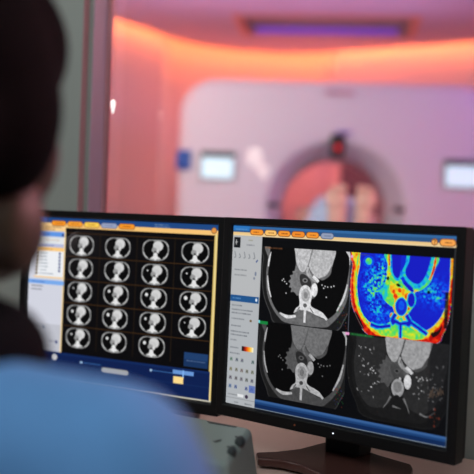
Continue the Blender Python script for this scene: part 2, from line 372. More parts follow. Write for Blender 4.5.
class Img:
    def __init__(s, ch=3): s.a = np.zeros((NH, NW, ch)); s.clip = None; s.o = (0, 0); s.k = 1.0
    def poly(s, pts, col, al=1, smooth=True, soft=2.5):
        P = np.array(pts, float)*s.k + np.array(s.o)
        if smooth: P = cr(P)
        r = cover(P, soft, s.clip)
        if r is None: return
        sl, m = r; m = (m*al)[..., None]
        s.a[sl] = s.a[sl]*(1-m) + np.array(col, float)*m
    def rect(s, x0, y0, x1, y1, col, al=1, soft=2): s.poly([(x0, y0), (x1, y0), (x1, y1), (x0, y1)], col, al, False, soft)
    def ell(s, x, y, rx_, ry_, col, al=1, soft=2.5, rot=0, n=22):
        c, q = math.cos(rot), math.sin(rot)
        s.poly([(x+rx_*math.cos(t)*c-ry_*math.sin(t)*q, y+rx_*math.cos(t)*q+ry_*math.sin(t)*c) for t in np.linspace(0, 2*math.pi, n, endpoint=False)], col, al, False, soft)
    def line(s, pts, w, col, al=1, soft=2, smooth=True):
        P = np.array(pts, float)
        if smooth and len(P) > 2:
            Q = []
            for i in range(len(P)-1):
                p0, p1, p2, p3 = P[max(i-1, 0)], P[i], P[i+1], P[min(i+2, len(P)-1)]
                for k in range(5):
                    t = k/5; Q.append(.5*((2*p1)+(p2-p0)*t+(2*p0-5*p1+4*p2-p3)*t*t+(-p0+3*p1-3*p2+p3)*t**3))
            Q.append(P[-1]); P = np.array(Q)
        T = np.gradient(P, axis=0); T /= np.linalg.norm(T, axis=1)[:, None]+1e-9; Nn = np.c_[-T[:, 1], T[:, 0]]
        ww = (np.array(w) if hasattr(w, '__len__') else np.full(len(P), w))
        if len(ww) != len(P): ww = np.interp(np.linspace(0, 1, len(P)), np.linspace(0, 1, len(ww)), ww)
        s.poly(np.r_[P+Nn*ww[:, None]/2, (P-Nn*ww[:, None]/2)[::-1]], col, al, False, soft)
    def pill(s, x0, x1, yc, hh, col, edge):
        r = hh
        def sh_(r_, c): s.poly([(x0+r+r_*math.cos(t), yc+r_*math.sin(t)) for t in np.linspace(math.pi/2, 1.5*math.pi, 8)] + [(x1-r+r_*math.cos(t), yc+r_*math.sin(t)) for t in np.linspace(-math.pi/2, math.pi/2, 8)], c, 1, False, 2)
        sh_(r, edge); sh_(r*.78, col)
rng = np.random.RandomState(7)
def words(I, x, y, n, col, h=5, al=.75):
    while n > 0:
        w_ = rng.uniform(3, 8); I.rect(x, y-h/2*rng.uniform(.6, 1), x+w_, y+h/2, col, al*rng.uniform(.5, 1)); x += w_+1.5; n -= w_+1.5
def noise(sc, seed, amp=1):
    r = np.random.RandomState(seed); n_, m_ = int(750/sc)+2, int(1000/sc)+2
    g_ = r.rand(n_, m_); y = np.linspace(0, n_-1.001, NH); x = np.linspace(0, m_-1.001, NW)
    yi, xi = y.astype(int), x.astype(int); fy, fx = (y-yi)[:, None], (x-xi)[None, :]
    return amp*((g_[np.ix_(yi, xi)]*(1-fy)+g_[np.ix_(yi+1, xi)]*fy)*(1-fx)+(g_[np.ix_(yi, xi+1)]*(1-fy)+g_[np.ix_(yi+1, xi+1)]*fy)*fx)

LUNG_L = [(206, 70), (197, 130), (190, 185), (195, 240), (210, 290), (238, 332), (272, 352), (318, 346), (344, 325), (352, 295), (343, 266), (318, 252), (302, 223), (306, 195), (318, 172), (324, 140), (318, 100), (320, 70)]
LUNG_R = [(502, 70), (497, 130), (478, 172), (450, 192), (424, 200), (434, 240), (420, 268), (402, 280), (402, 304), (418, 325), (450, 344), (486, 346), (525, 312), (549, 262), (565, 190), (571, 130), (566, 70)]
CH_L = [(320, 70), (321, 105), (330, 145), (350, 170), (368, 168), (382, 140), (392, 110), (402, 70)]
CH_R = [(400, 70), (396, 110), (386, 140), (398, 166), (424, 186), (450, 192), (478, 172), (496, 132), (502, 70)]
HIL = [(326, 150), (322, 168), (310, 172), (312, 184), (298, 190), (304, 202), (292, 214), (302, 222), (296, 236), (308, 240), (306, 256), (322, 254), (338, 268), (350, 250), (372, 228), (400, 222), (420, 205), (400, 175), (372, 160), (345, 168)]
BODY = [(180, 60), (162, 130), (158, 200), (172, 280), (205, 345), (240, 392), (380, 402), (520, 392), (560, 345), (590, 280), (606, 200), (604, 130), (590, 60)]
MUSC = [(198, 60), (187, 130), (180, 190), (188, 265), (212, 318), (252, 362), (300, 382), (460, 382), (504, 362), (546, 312), (568, 262), (576, 190), (578, 130), (572, 60)]
def ct(I, o, clip, v):
    I.o, I.clip, I.k = o, clip, 1.0
    g_ = lambda a: (a, a, a*1.01)
    I.poly(BODY, g_(v['skin'])); I.poly([(x*.985+5.6, y*.985+2) for x, y in BODY], g_(v['fat'])); I.poly(MUSC, g_(v['mus']))
    I.poly(LUNG_L, g_(v['lung'])); I.poly(LUNG_R, g_(v['lung']))
    if v.get('ves'):
        r = np.random.RandomState(3)
        for k in range(70):
            x, y = (r.uniform(205, 300), r.uniform(120, 320)) if k % 2 else (r.uniform(440, 555), r.uniform(150, 320))
            q = r.uniform(80, 190); I.ell(x, y, r.uniform(2, 7), r.uniform(1.5, 3), g_(q), .8, rot=r.uniform(0, 3))
    I.poly(HIL, g_(v['tis']))
    I.poly([(345, 195), (352, 180), (372, 182), (395, 200), (402, 222), (380, 235), (356, 225)], g_(v['lung']+25), .8)
    I.ell(372, 204, 13, 9, g_(v['tis'])); I.ell(372, 204, 6, 4, g_(20))
    I.poly(CH_L, g_(v['hrt'])); I.poly(CH_R, g_(v['hrt']*.97))
    I.line([(402, 76), (392, 112), (384, 146)], [7, 5, 4], g_(v['sep'])); I.line([(384, 150), (380, 172), (395, 190)], 10, g_(v['hrt']*.95))
    I.poly([(388, 160), (400, 182), (424, 196), (436, 206), (414, 206), (392, 190)], g_(v['hrt']*.85))
    I.line([(408, 185), (424, 196), (434, 206)], 13, g_(v['ao']))
    I.poly([(440, 190), (470, 176), (492, 140), (488, 172), (466, 192), (448, 198)], g_(v['tis']*.9))
    I.ell(417, 238, 15, 27, g_(v['ao'])); I.ell(386, 232, 5, 7, g_(v['ao']*.9))
    if v['bone']:
        b = v['bone']
        I.poly([(346, 262), (354, 234), (376, 222), (398, 234), (408, 262), (404, 300), (440, 318), (474, 346), (430, 336), (400, 326), (378, 322), (350, 326), (325, 338), (334, 318), (350, 302)], g_(b))
        I.ell(378, 262, 21, 26, g_(b*.8)); I.ell(378, 262, 10, 14, g_(b*.62)); I.ell(377, 303, 9, 8, g_(v['tis']*.8)); I.line([(352, 312), (340, 330), (356, 322)], 5, g_(b*.5)); I.line([(402, 312), (418, 330)], 4, g_(b*.4))
        I.line([(378, 318), (378, 372)], [12, 7, 10], g_(b)); I.line([(256, 344), (292, 356), (336, 350)], [6, 15, 8], g_(b)); I.line([(430, 316), (458, 330), (482, 350)], [6, 13, 9], g_(b))
        I.line([(200, 100), (192, 135), (190, 160)], [3, 9, 5], g_(b)); I.line([(188, 198), (195, 245), (210, 285)], [4, 8, 5], g_(b))
        I.line([(566, 205), (552, 258), (524, 312)], [5, 10, 5], g_(b)); I.line([(560, 76), (572, 100), (574, 130)], [16, 8, 5], g_(b))
    else:
        I.ell(378, 266, 26, 34, g_(v['spn'])); I.ell(378, 262, 18, 20, g_(v['spn']*.8)); I.ell(377, 300, 11, 9, g_(20))
        for p in ([(352, 300), (338, 326), (322, 348)], [(404, 300), (420, 328), (430, 352)], [(470, 345), (500, 352), (530, 330)], [(360, 335), (395, 340)]): I.line(p, [9, 5, 2], g_(v['spn']*.8), .8)
    for k, (x, y) in enumerate(((262, 212), (274, 216), (284, 224), (283, 262), (452, 216), (466, 220), (478, 222), (494, 220), (506, 216), (474, 262), (268, 206), (460, 228))):
        I.ell(x, y, 3, 3, g_(v['dot']))
    I.o, I.clip = (0, 0), None

def jet(t):
    k = np.array([0, .10, .22, .36, .5, .62, .74, .86, 1.0])
    c = np.array([(10, 10, 90), (22, 24, 190), (10, 70, 235), (20, 190, 225), (90, 220, 90), (225, 225, 40), (245, 140, 20), (225, 30, 10), (150, 5, 5)], float)
    return np.stack([np.interp(t, k, c[:, i]) for i in range(3)], -1)
def colour_scan(I, o, clip):
    T = Img(1); T.o, T.clip = o, clip
    v = lambda x: (x,)
    T.a[:] = -1
    T.poly([(172, 60), (164, 130), (158, 200), (166, 270), (195, 330), (245, 386), (380, 398), (520, 388), (548, 350), (566, 300), (574, 200), (573, 100), (560, 60)], v(.88))
    T.poly([(190, 60), (176, 130), (172, 200), (184, 270), (212, 325), (256, 368), (300, 384), (460, 380), (505, 350), (545, 300), (562, 240), (567, 160), (566, 60)], v(.68))
    T.poly([(252, 346), (300, 352), (350, 335), (400, 335), (450, 352), (486, 352), (470, 375), (430, 384), (376, 376), (330, 384), (290, 376)], v(.52))
    T.line([(190, 70), (182, 180), (200, 280), (250, 352)], 5, v(.45), .7)
    LL = [(206, 70), (197, 130), (188, 185), (194, 245), (210, 295), (238, 330), (272, 344), (318, 338), (344, 318), (350, 290), (338, 262), (320, 210), (318, 170), (316, 120), (312, 70)]
    RR = [(502, 70), (500, 130), (486, 172), (456, 200), (428, 214), (434, 250), (416, 275), (404, 295), (418, 325), (450, 342), (486, 342), (525, 306), (547, 262), (562, 190), (562, 120), (556, 70)]
    T.poly(LL, v(.12)); T.poly(RR, v(.12))
    n1, n2 = noise(7, 5)[..., None], noise(26, 6)[..., None]
    def rad(cx, cy, sx, sy): return np.exp(-(((GX-cx-o[0])/sx)**2+((GY-cy-o[1])/sy)**2))[..., None]
    lung = (T.a > .05) & (T.a < .2)
    tex = (n1*.6+noise(3.5, 8)[..., None]*.4-.33)*1.0*np.clip(rad(268, 205, 52, 80)*1.2*(.3+n2) + rad(300, 150, 30, 60)*.8 + rad(500, 205, 55, 45)*.9*(.4+n2) + rad(300, 310, 50, 40)*.4, 0, 1)
    T.a = np.where(lung, np.clip(T.a + np.clip(tex, -.06, .4), .04, .6), T.a)
    T.ell(234, 110, 14, 13, v(.5)); T.ell(234, 110, 24, 22, v(.4), .3)
    T.poly([(310, 70), (316, 120), (312, 170), (300, 200), (302, 240), (322, 262), (346, 270), (350, 236), (375, 222), (402, 240), (404, 290), (416, 280), (436, 240), (426, 205), (456, 200), (486, 172), (500, 130), (506, 70)], v(.5))
    T.poly([(330, 180), (360, 195), (400, 205), (430, 215), (400, 235), (350, 230), (330, 215)], v(.64)); T.ell(308, 220, 12, 30, v(.42))
    for x, y, r_ in ((352, 232, 9), (345, 215, 6), (398, 226, 8), (405, 268, 8), (404, 300, 8), (342, 305, 9), (320, 150, 7), (368, 208, 7)): T.ell(x, y, r_, r_*1.3, v(.84), .9)
    T.line([(316, 76), (320, 120), (318, 165)], [12, 12, 12], v(.6)); T.line([(318, 76), (322, 120)], 5, v(.86)); T.line([(504, 76), (500, 120), (484, 160)], [8, 9, 9], v(.84))
    T.poly([(324, 66), (325, 110), (330, 148), (348, 172), (366, 172), (374, 150), (372, 66)], v(.34)); T.poly([(331, 66), (332, 108), (337, 144), (350, 162), (362, 162), (368, 140), (368, 66)], v(.10))
    T.poly([(372, 66), (370, 140), (392, 120), (410, 66)], v(.14))
    T.poly([(402, 62), (386, 110), (374, 140), (380, 172), (404, 186), (436, 196), (462, 184), (486, 150), (497, 100), (498, 62)], v(.36))
    T.poly([(412, 62), (400, 105), (388, 132), (394, 156), (420, 176), (444, 178), (464, 156), (478, 120), (484, 62)], v(.11))
    T.line([(374, 160), (392, 182), (420, 202)], 14, v(.17)); T.line([(384, 178), (410, 200), (424, 210)], 12, v(.1))
    T.ell(417, 240, 19, 30, v(.38)); T.ell(417, 240, 14, 25, v(.1))
    T.ell(378, 268, 27, 35, v(.38)); T.ell(378, 268, 23, 31, v(.15)); T.ell(378, 264, 12, 18, v(.24))
    for p, w_ in (([(356, 296), (344, 322), (354, 334)], 15), ([(400, 296), (416, 322), (404, 334)], 15), ([(378, 312), (380, 384)], 10), ([(254, 345), (290, 352), (338, 342)], 14), ([(420, 322), (450, 338), (486, 358)], 14), ([(350, 322), (378, 330), (412, 324)], 14)):
        T.line(p, w_+7, v(.36)); 
    for p, w_ in (([(356, 296), (344, 322), (354, 334)], 14), ([(400, 296), (416, 322), (404, 334)], 14), ([(378, 312), (380, 384)], 10), ([(254, 345), (290, 352), (338, 342)], 12), ([(420, 322), (450, 338), (486, 358)], 12), ([(350, 322), (378, 330), (412, 324)], 12)):
        T.line(p, w_-2, v(.1))
    T.ell(378, 316, 9, 9, v(.5))
    t = T.a[..., 0] + (noise(6, 11)-.5)*.05*(T.a[..., 0] > .15) + (noise(9, 13)-.5)*.22*(T.a[..., 0] > .33)
    m = (T.a[..., 0] > -.5)
    col = jet(np.clip(t, 0, 1))
    j, i = np.where(m); I.a[j, i] = col[j, i]
    I.o, I.clip = o, clip
    I.poly([(188, 305), (214, 340), (226, 366), (206, 356), (184, 320)], (20, 6, 12)); I.poly([(500, 352), (526, 340), (540, 318), (536, 345), (512, 366)], (30, 12, 14))
    I.ell(318, 168, 5, 7, (15, 5, 5)); I.ell(362, 190, 9, 5, (15, 5, 5), rot=.4); I.ell(484, 206, 6, 6, (5, 10, 15))
    I.rect(548, 200, 562, 330, (12, 10, 20), .8)
    I.line([(168, 90), (162, 190), (172, 275), (202, 338), (240, 384)], 2, (210, 180, 160), .6)
    for y in (196, 226, 258): I.rect(536, y, 556, y+3, (150, 120, 230), .6)
    I.o, I.clip = (0, 0), None

def right_screen():
    I = Img(); I.a[:] = (7, 8, 11)
    I.a *= 1
    ct(I, (-1, 309), (152, 575, 388, 690), dict(skin=50, fat=26, mus=70, lung=4, tis=82, hrt=112, sep=92, ao=158, bone=172, dot=110))
    ct(I, (421, 302), (572, 995, 384, 700), dict(skin=28, fat=18, mus=24, lung=40, tis=78, hrt=158, sep=80, ao=205, bone=0, spn=150, dot=175, ves=1))
    I.rect(380+196, 384, 740, 392, (14, 14, 16)) ; I.rect(922, 384, 996, 700, (12, 13, 16), .35)
    ct(I, (0, 0), (154, 600, 79, 386), dict(skin=70, fat=26, mus=104, lung=6, tis=118, hrt=188, sep=130, ao=222, bone=214, dot=200))
    I.a *= (1+(rng.rand(NH, NW, 1)-.5)*.16+(noise(7, 21)[..., None]-.5)*.22)
    # noise specks beside the left slices
    for oy in (0, 309):
        for k in range(26): I.ell(rng.uniform(528, 572), oy+rng.uniform(290, 376), 2.5, 2, [(150, 50, 30), (40, 120, 60), (50, 60, 120)][k % 3], .55)
    I.rect(574, 79, 584, 386, (6, 6, 10)); I.line([(578, 92), (579, 386)], 3, (140, 150, 165), .6)
    colour_scan(I, (420, 0), (576, 992, 80, 385))
    for k in range(30): I.ell(rng.uniform(592, 660), rng.uniform(250, 372), 3, 2.5, (40, 70, 90), .0)
    for x, y in ((580, 96), (572, 392), (580, 392)): I.ell(x, y, 5, 6, (235, 160, 210))
    I.rect(588, 386, 690, 397, (20, 90, 40), .6); words(I, 590, 391, 90, (70, 200, 90), 5, .5)
    I.rect(158, 386, 200, 399, (20, 130, 60)); I.rect(150, 384, 160, 396, (120, 210, 220)); words(I, 170, 84, 80, (150, 90, 50), 7, .7)
    words(I, 596, 86, 60, (150, 140, 40), 5, .4); words(I, 590, 560, 0.5, (90, 90, 90))
    # red star mark
    for k in range(4):
        a_ = k*math.pi/2; I.ell(950+17*math.cos(a_), 652+30*math.sin(a_), 4, 5, (104, 42, 30), .8); I.ell(950+8*math.cos(a_), 652+13*math.sin(a_), 2.5, 3.5, (92, 40, 28), .7)
    for k in range(12): I.line([(925+k*4.5, 585-rng.uniform(0, 34)), (931+k*4.5, 572-rng.uniform(0, 34))], 3, (150, 116, 90), .4)
    # title bar, tab bar
    for i_, c in enumerate(((52, 104, 160), (40, 84, 134))): I.rect(-2, -2+i_*12, 1002, 12+i_*14, c)
    I.rect(-2, -2, 84, 20, (46, 118, 190)); words(I, 12, 14, 60, (150, 180, 210), 5, .5)
    I.rect(-2, 26, 1002, 40, (236, 200, 140)); I.rect(-2, 37, 1002, 41, (250, 226, 180), .8)
    for k, (x0, x1) in enumerate(((88, 158), (162, 225), (229, 292), (296, 362), (366, 428), (434, 496))):
        c = [(244, 150, 50), (250, 196, 110), (244, 150, 50), (242, 140, 44), (244, 150, 50), (146, 158, 184)][k]
        I.pill(x0, x1, 23, 13, c, (120, 70, 30) if k < 5 else (70, 84, 120)); words(I, x0+18, 23, 26, (120, 60, 20) if k < 5 else (90, 100, 130), 5, .8)
    I.pill(904, 930, 24, 13, (250, 176, 92), (130, 70, 30)); I.line([(912, 19), (917, 16), (921, 20), (917, 25), (917, 27)], 2.5, (90, 40, 10)); I.ell(917, 31, 1.6, 1.6, (90, 40, 10))
    I.pill(936, 1000, 24, 14, (248, 166, 80), (130, 70, 30)); words(I, 956, 24, 22, (100, 50, 20), 5)
    # tool panel
    I.rect(-2, 41, 152, 752, (176, 180, 184)); I.rect(-2, 41, 152, 290, (182, 184, 186))
    I.rect(6, 48, 40, 92, (22, 24, 28)); I.line([(18, 58), (18, 80)], 4, (190, 190, 190)); I.line([(12, 70), (26, 68)], 3, (190, 190, 190))
    words(I, 82, 58, 22, (110, 104, 60), 5); words(I, 72, 78, 40, (110, 112, 120), 6)
    for k in range(5): I.line([(12+k*25, 108+(k % 2)*8), (18+k*25, 130), (10+k*25, 134)], 4, (110, 114, 120), .8)
    I.line([(126, 148), (134, 138)], 6, (70, 90, 140)); I.ell(126, 196, 5, 9, (120, 130, 150)); words(I, 16, 184, 60, (100, 104, 110), 6); words(I, 16, 206, 62, (110, 112, 118), 6)
    I.ell(120, 215, 5, 6, (130, 136, 150))
    I.rect(0, 300-9, 148, 318, (32, 84, 140)); words(I, 12, 304, 44, (120, 170, 220), 6); I.ell(136, 304, 5, 7, (220, 230, 240))
    for y, n_ in ((334, 52), (352, 110), (366, 96), (390, 66), (420, 50), (444, 96), (458, 80), (480, 34), (512, 40), (536, 52)): words(I, 10, y, n_, (84, 88, 96), 6, .75)
    I.ell(112, 393, 6, 5, (110, 90, 60))
    for k in range(12): I.rect(72+k*5, 502, 78+k*5, 522, [(20, 8, 8), (60, 10, 8), (110, 16, 8), (160, 30, 10), (200, 60, 12), (230, 96, 16), (242, 130, 24), (248, 160, 40), (250, 186, 60), (250, 206, 100), (250, 224, 150), (250, 240, 200)][k])
    r = np.random.RandomState(12)
    for ri, y in enumerate((562, 604, 640, 676)):
        for ci, x in enumerate((18, 48, 76, 104, 132)):
            if (ri, ci) in ((0, 3), (3, 2)): continue
            c = [(96, 120, 110), (120, 116, 96), (90, 92, 96), (70, 92, 160)][ri]
            I.rect(x-6, y-8, x+8, y+8, c, .45); I.line([(x-5, y+6), (x+1, y-4), (x+6, y+5)], 3, tuple(r.uniform(.5, .9)*q for q in c))
    I.rect(118, 660, 150, 690, (80, 104, 180), .8); words(I, 8, 710, 50, (90, 92, 96), 5); I.rect(60, 704, 92, 716, (226, 228, 230)); I.ell(108, 710, 8, 8, (60, 50, 70)); I.line([(0, 724), (152, 724)], 2, (130, 132, 136))
    words(I, 44, 740, 20, (90, 94, 100), 6); words(I, 100, 740, 34, (90, 94, 100), 6)
    # status band
    I.rect(152, 712, 1002, 752, (14, 40, 84)); I.rect(152, 712, 1002, 724, (56, 96, 152)); I.rect(152, 720, 1002, 731, (32, 72, 126), .7)
    I.rect(152, 747, 1002, 752, (120, 134, 150)); I.rect(995, 41, 1002, 752, (90, 94, 96), .5)
    return I.a

def thumb(I, cx, cy, nod, j):
    I.o = (cx, cy); I.k = 1.0
    g_ = lambda a: (a, a, a)
    I.poly([(-68, -2), (-62, -26), (-40, -42), (0, -44), (40, -43), (62, -27), (68, -2), (62, 24), (40, 42), (0, 48), (-40, 42), (-62, 24)], g_(150))
    I.poly([(-62, -2), (-56, -23), (-36, -37), (0, -38), (36, -38), (56, -24), (62, -2), (56, 21), (36, 37), (0, 42), (-36, 37), (-56, 21)], g_(120))
    I.poly([(-62, 0), (-55, -24), (-34, -38), (-10, -38), (-10, -10), (-16, 4), (-6, 16), (-14, 34), (-36, 39), (-55, 20)], g_(3)); I.poly([(62, 0), (55, -24), (34, -39), (26, -30), (30, -8), (16, 6), (8, 16), (14, 34), (36, 39), (55, 20)], g_(3))
    I.ell(12, -17, 26, 22, g_(214+j)); I.ell(6, -8, 19, 15, g_(200)); I.poly([(-14, -10), (-20, 4), (-10, 12), (4, 8), (4, -6)], g_(150)); I.ell(12, 6, 6, 8, g_(215)); I.ell(-2, 8, 5, 4, g_(40))
    I.poly([(-8, 14), (8, 14), (12, 28), (28, 38), (10, 40), (0, 46), (-10, 40), (-26, 38), (-12, 28)], g_(226)); I.line([(-62, 12), (-54, 26), (-40, 36)], 4, g_(200)); I.line([(62, 12), (54, 26), (40, 36)], 4, g_(200)); I.line([(-64, -18), (-54, -32)], 4, g_(190)); I.line([(64, -18), (54, -32)], 4, g_(190))
    if nod: I.ell(-37, -14, nod, nod, g_(225))
    I.o = (0, 0)
def left_screen():
    I = Img(); I.a[:] = (5, 5, 7)
    for y in (66, 174, 282, 388, 494): I.line([(206, y), (984, y)], 3, (96, 62, 26), .75)
    for x in (400, 598, 792): I.line([(x, 62), (x, 600)], 3, (70, 50, 26), .6)
    for r_ in range(5):
        for c in range(4):
            if r_ == 4 and c == 3: continue
            idx = r_*4+c; nod = 0
            if c >= 2 and r_ == 1: nod = 4
            if r_ == 2: nod = [4, 7, 8, 9][c]
            if r_ == 3: nod = [7, 8, 6, 3][c]
            if r_ == 4: nod = [5, 7, 8][c]
            thumb(I, 298+c*198.5, 121+r_*106, nod, -(idx % 4)*3)
    I.rect(-2, -2, 1002, 24, (30, 72, 132)); I.rect(-2, -2, 90, 24, (40, 100, 180))
    words(I, 684, 10, 70, (170, 190, 215), 4, .7); words(I, 684, 19, 74, (170, 190, 215), 4, .7)
    I.rect(-2, 24, 1002, 44, (246, 196, 120)); I.rect(-2, 24, 205, 62, (250, 208, 144)); words(I, 84, 44, 90, (120, 80, 40), 6); words(I, 84, 56, 60, (120, 80, 40), 6)
    for k, (x0, x1) in enumerate(((120, 206), (212, 300), (306, 394), (400, 490), (496, 584))):
        c = [(246, 150, 40), (248, 160, 50), (250, 208, 84), (150, 160, 190), (246, 150, 40)][k]
        I.pill(x0, x1, 25, 13, c, (130, 80, 30) if k != 3 else (80, 90, 130)); words(I, x0+22, 25, 40, (130, 60, 10) if k != 3 else (100, 110, 150), 5)
    I.pill(966, 994, 24, 14, (230, 150, 70), (120, 80, 50))
    I.rect(984, 40, 1002, 752, (214, 186, 110)); I.rect(990, 40, 996, 752, (238, 216, 150)); I.rect(206, 44, 984, 60, (5, 5, 8))
    # patient list panel
    I.rect(-2, 62, 205, 622, (210, 212, 224)); I.rect(-2, 66, 205, 88, (96, 150, 228)); words(I, 40, 78, 70, (50, 80, 160), 6); I.ell(190, 80, 7, 7, (30, 60, 130))
    I.rect(20, 92, 200, 124, (222, 226, 228)); words(I, 90, 104, 80, (200, 150, 110), 4); I.ell(52, 104, 10, 9, (150, 200, 190), .7)
    I.rect(30, 122, 200, 138, (176, 184, 216)); words(I, 40, 130, 100, (80, 90, 140), 5)
    I.rect(34, 138, 200, 156, (250, 200, 120)); words(I, 50, 148, 80, (150, 90, 40), 5)
    I.rect(40, 156, 198, 276, (236, 238, 242))
    for k in range(7):
        y = 166+k*16; I.rect(36, y-5, 50, y+6, (110, 90, 60)); words(I, 62, y, 40 if k < 6 else 80, (70, 90, 110), 5); I.ell(176, y, 6, 6, (40, 60, 120)) if k < 6 else None
    I.rect(30, 276, 200, 282, (248, 204, 136)); I.rect(198, 62, 206, 622, (246, 216, 160))
    I.rect(0, 292, 205, 312, (120, 170, 236)); words(I, 16, 302, 76, (50, 90, 180), 6); words(I, 16, 322, 70, (60, 64, 80), 6); words(I, 16, 338, 60, (60, 64, 80), 6)
    I.rect(-2, 496, 198, 624, (192, 194, 204)); words(I, 40, 514, 40, (90, 90, 110), 6); I.ell(96, 514, 8, 7, (120, 130, 150)); words(I, 130, 574, 34, (90, 90, 110), 5); I.ell(176, 576, 7, 8, (60, 70, 120))
    # time line band
    I.rect(-2, 622, 990, 752, (9, 30, 78)); I.rect(-2, 622, 990, 632, (14, 40, 92)); I.line([(230, 690), (985, 690)], 2, (30, 60, 110), .7)
    I.ell(168, 647, 17, 15, (206, 206, 208)); I.line([(320, 655), (430, 655)], 3, (60, 110, 170)); I.ell(322, 655, 7, 6, (160, 190, 220))
    I.pill(434, 582, 676, 13, (168, 170, 174), (110, 112, 120)); I.line([(695, 648), (812, 648)], 3, (60, 110, 170)); I.ell(697, 648, 6, 6, (160, 190, 220))
    I.rect(808, 632, 912, 650, (104, 150, 214)); I.line([(860, 630), (860, 664)], 7, (130, 180, 240)); I.rect(812, 660, 862, 690, (252, 218, 140))
    I.rect(860, 550, 978, 612, (22, 50, 92)); I.rect(862, 552, 976, 580, (30, 62, 108)); words(I, 874, 586, 90, (120, 140, 180), 5)
    I.rect(-2, 744, 1002, 752, (200, 196, 180)); I.ell(740, 744, 3, 3, (150, 150, 170))
    return I.a

def screen_mesh(name, arr, parent, W, H, y):
    nv = NW*NH; xs = np.linspace(-W/2, W/2, NW); zs = np.linspace(H/2, -H/2, NH)
    X, Zz = np.meshgrid(xs, zs); co = np.empty((nv, 3)); co[:, 0] = X.ravel(); co[:, 1] = y; co[:, 2] = Zz.ravel()
    i = np.arange(NH-1)[:, None]*NW + np.arange(NW-1)[None, :]
    q = np.stack([i, i+NW, i+NW+1, i+1], -1).reshape(-1, 4)
    me = bpy.data.meshes.new(name); nf = len(q)
    me.vertices.add(nv); me.vertices.foreach_set('co', co.ravel()); me.loops.add(nf*4); me.loops.foreach_set('vertex_index', q.ravel())
    me.polygons.add(nf); me.polygons.foreach_set('loop_start', np.arange(nf)*4); me.update(calc_edges=True)
    at_ = me.color_attributes.new('picture', 'FLOAT_COLOR', 'POINT')
    c = np.ones((nv, 4)); c[:, :3] = s2l(np.clip(arr, 0, 255)).reshape(-1, 3); at_.data.foreach_set('color', c.ravel())
    m = bpy.data.materials.new('lit_screen_'+name); m.use_nodes = True; nt = m.node_tree; b = nt.nodes['Principled BSDF']
    a_ = nt.nodes.new('ShaderNodeVertexColor'); a_.layer_name = 'picture'
    b.inputs['Base Color'].default_value = (.004, .004, .005, 1); b.inputs['Roughness'].default_value = .5; b.inputs['Specular IOR Level'].default_value = .08
    nt.links.new(a_.outputs[0], b.inputs['Emission Color']); b.inputs['Emission Strength'].default_value = 1.0
    return link(name, me, m, parent)

# ---------------------------------------------------------------- monitors
SW, SH = .408, .306
BL_, BR_, BT_, BB_ = .017, .017, .014, .022
def monitor(root, art, sname):
    z0, z1, x0, x1 = -SH/2-BB_, SH/2+BT_, -SW/2-BL_, SW/2+BR_
    # bezel: frame with inner chamfer down to the screen
    bm = bmesh.new()
    def loop(x0, x1, z0, z1, y): return [bm.verts.new(p) for p in ((x0, y, z0), (x1, y, z0), (x1, y, z1), (x0, y, z1))]
    L = [loop(x0, x1, z0, z1, .022), loop(x0, x1, z0, z1, -.006), loop(-SW/2-.003, SW/2+.003, -SH/2-.003, SH/2+.003, -.006), loop(-SW/2, SW/2, -SH/2, SH/2, .001), loop(-SW/2, SW/2, -SH/2, SH/2, .022)]
    for a, b in zip(L, L[1:]+L[:1]):
        for i in range(4): bm.faces.new((a[i], a[(i+1) % 4], b[(i+1) % 4], b[i]))
    obj('bezel', bm, M_black, root, bevel=.0018, seg=2)
    bm = bmesh.new(); box(bm, x0+.002, x1-.002, 0.0225, .037, z0+.002, z1-.002); obj('rear_housing', bm, M_black, root, bevel=.004)
    bm = bmesh.new(); box(bm, x0+.05, x1-.05, .0375, .078, z0+.05, z1-.04); h_ = obj('back_cover', bm, M_black, root, bevel=.012, seg=3)
    bm = bmesh.new()
    for k in range(12): box(bm, -.1+k*.017, -.1+k*.017+.008, .0785, .080, .04, .09)
    obj('vent_slots', bm, M_dark, h_)
    screen_mesh('screen', art, root, SW, SH, .0004)
    obj('power_light', cyl(bmesh.new(), (.018, -.0062, -SH/2-.012), (.018, -.0072, -SH/2-.012), .0011, n=12), mat('white_led', (230, 235, 255), emit=(225, 232, 255), estr=1.6), root)
    obj('power_button', cyl(bmesh.new(), (-.055, -.0062, -SH/2-.012), (-.055, -.0072, -SH/2-.012), .0016, n=12), mat('amber_led', (150, 80, 50), emit=(150, 70, 40), estr=.08), root)
def mpos(c, yaw, tilt):
    p = RZ @ Vector((c[0], c[1], 0)); return Matrix.Translation((p.x, p.y, CAMZ+c[2])) @ Matrix.Rotation(TH+yaw, 4, 'Z') @ Matrix.Rotation(tilt, 4, 'X')
RM = mpos((.1534, 1.3895, -.1728), R(-37.86), R(-.67)); LM = mpos((-.2161*1.03, 1.6024*1.03, -.1731*1.03), R(-26.56), R(-.72)) @ Matrix.Scale(1.03, 4)
mr = empty('monitor'); mr.matrix_world = RM
tag(mr, 'black monitor on the right showing a rainbow coloured chest scan beside grey ones', 'monitor', 'black monitors on the desk')
ml = empty('monitor'); ml.matrix_world = LM
tag(ml, 'black monitor on the left showing rows of small chest slices', 'monitor', 'black monitors on the desk')
monitor(mr, right_screen(), 'r'); monitor(ml, left_screen(), 'l')
def stand(root):
    inv = root.matrix_world.inverted()
    # neck: from the back cover down to the base
    bot = -(root.matrix_world.translation.z-DZ)/root.scale[0]+.015
    bm = bmesh.new(); box(bm, -.030, .034, .046, .094, bot, .05)
    obj('stand_neck', bm, M_black, root, bevel=.006)
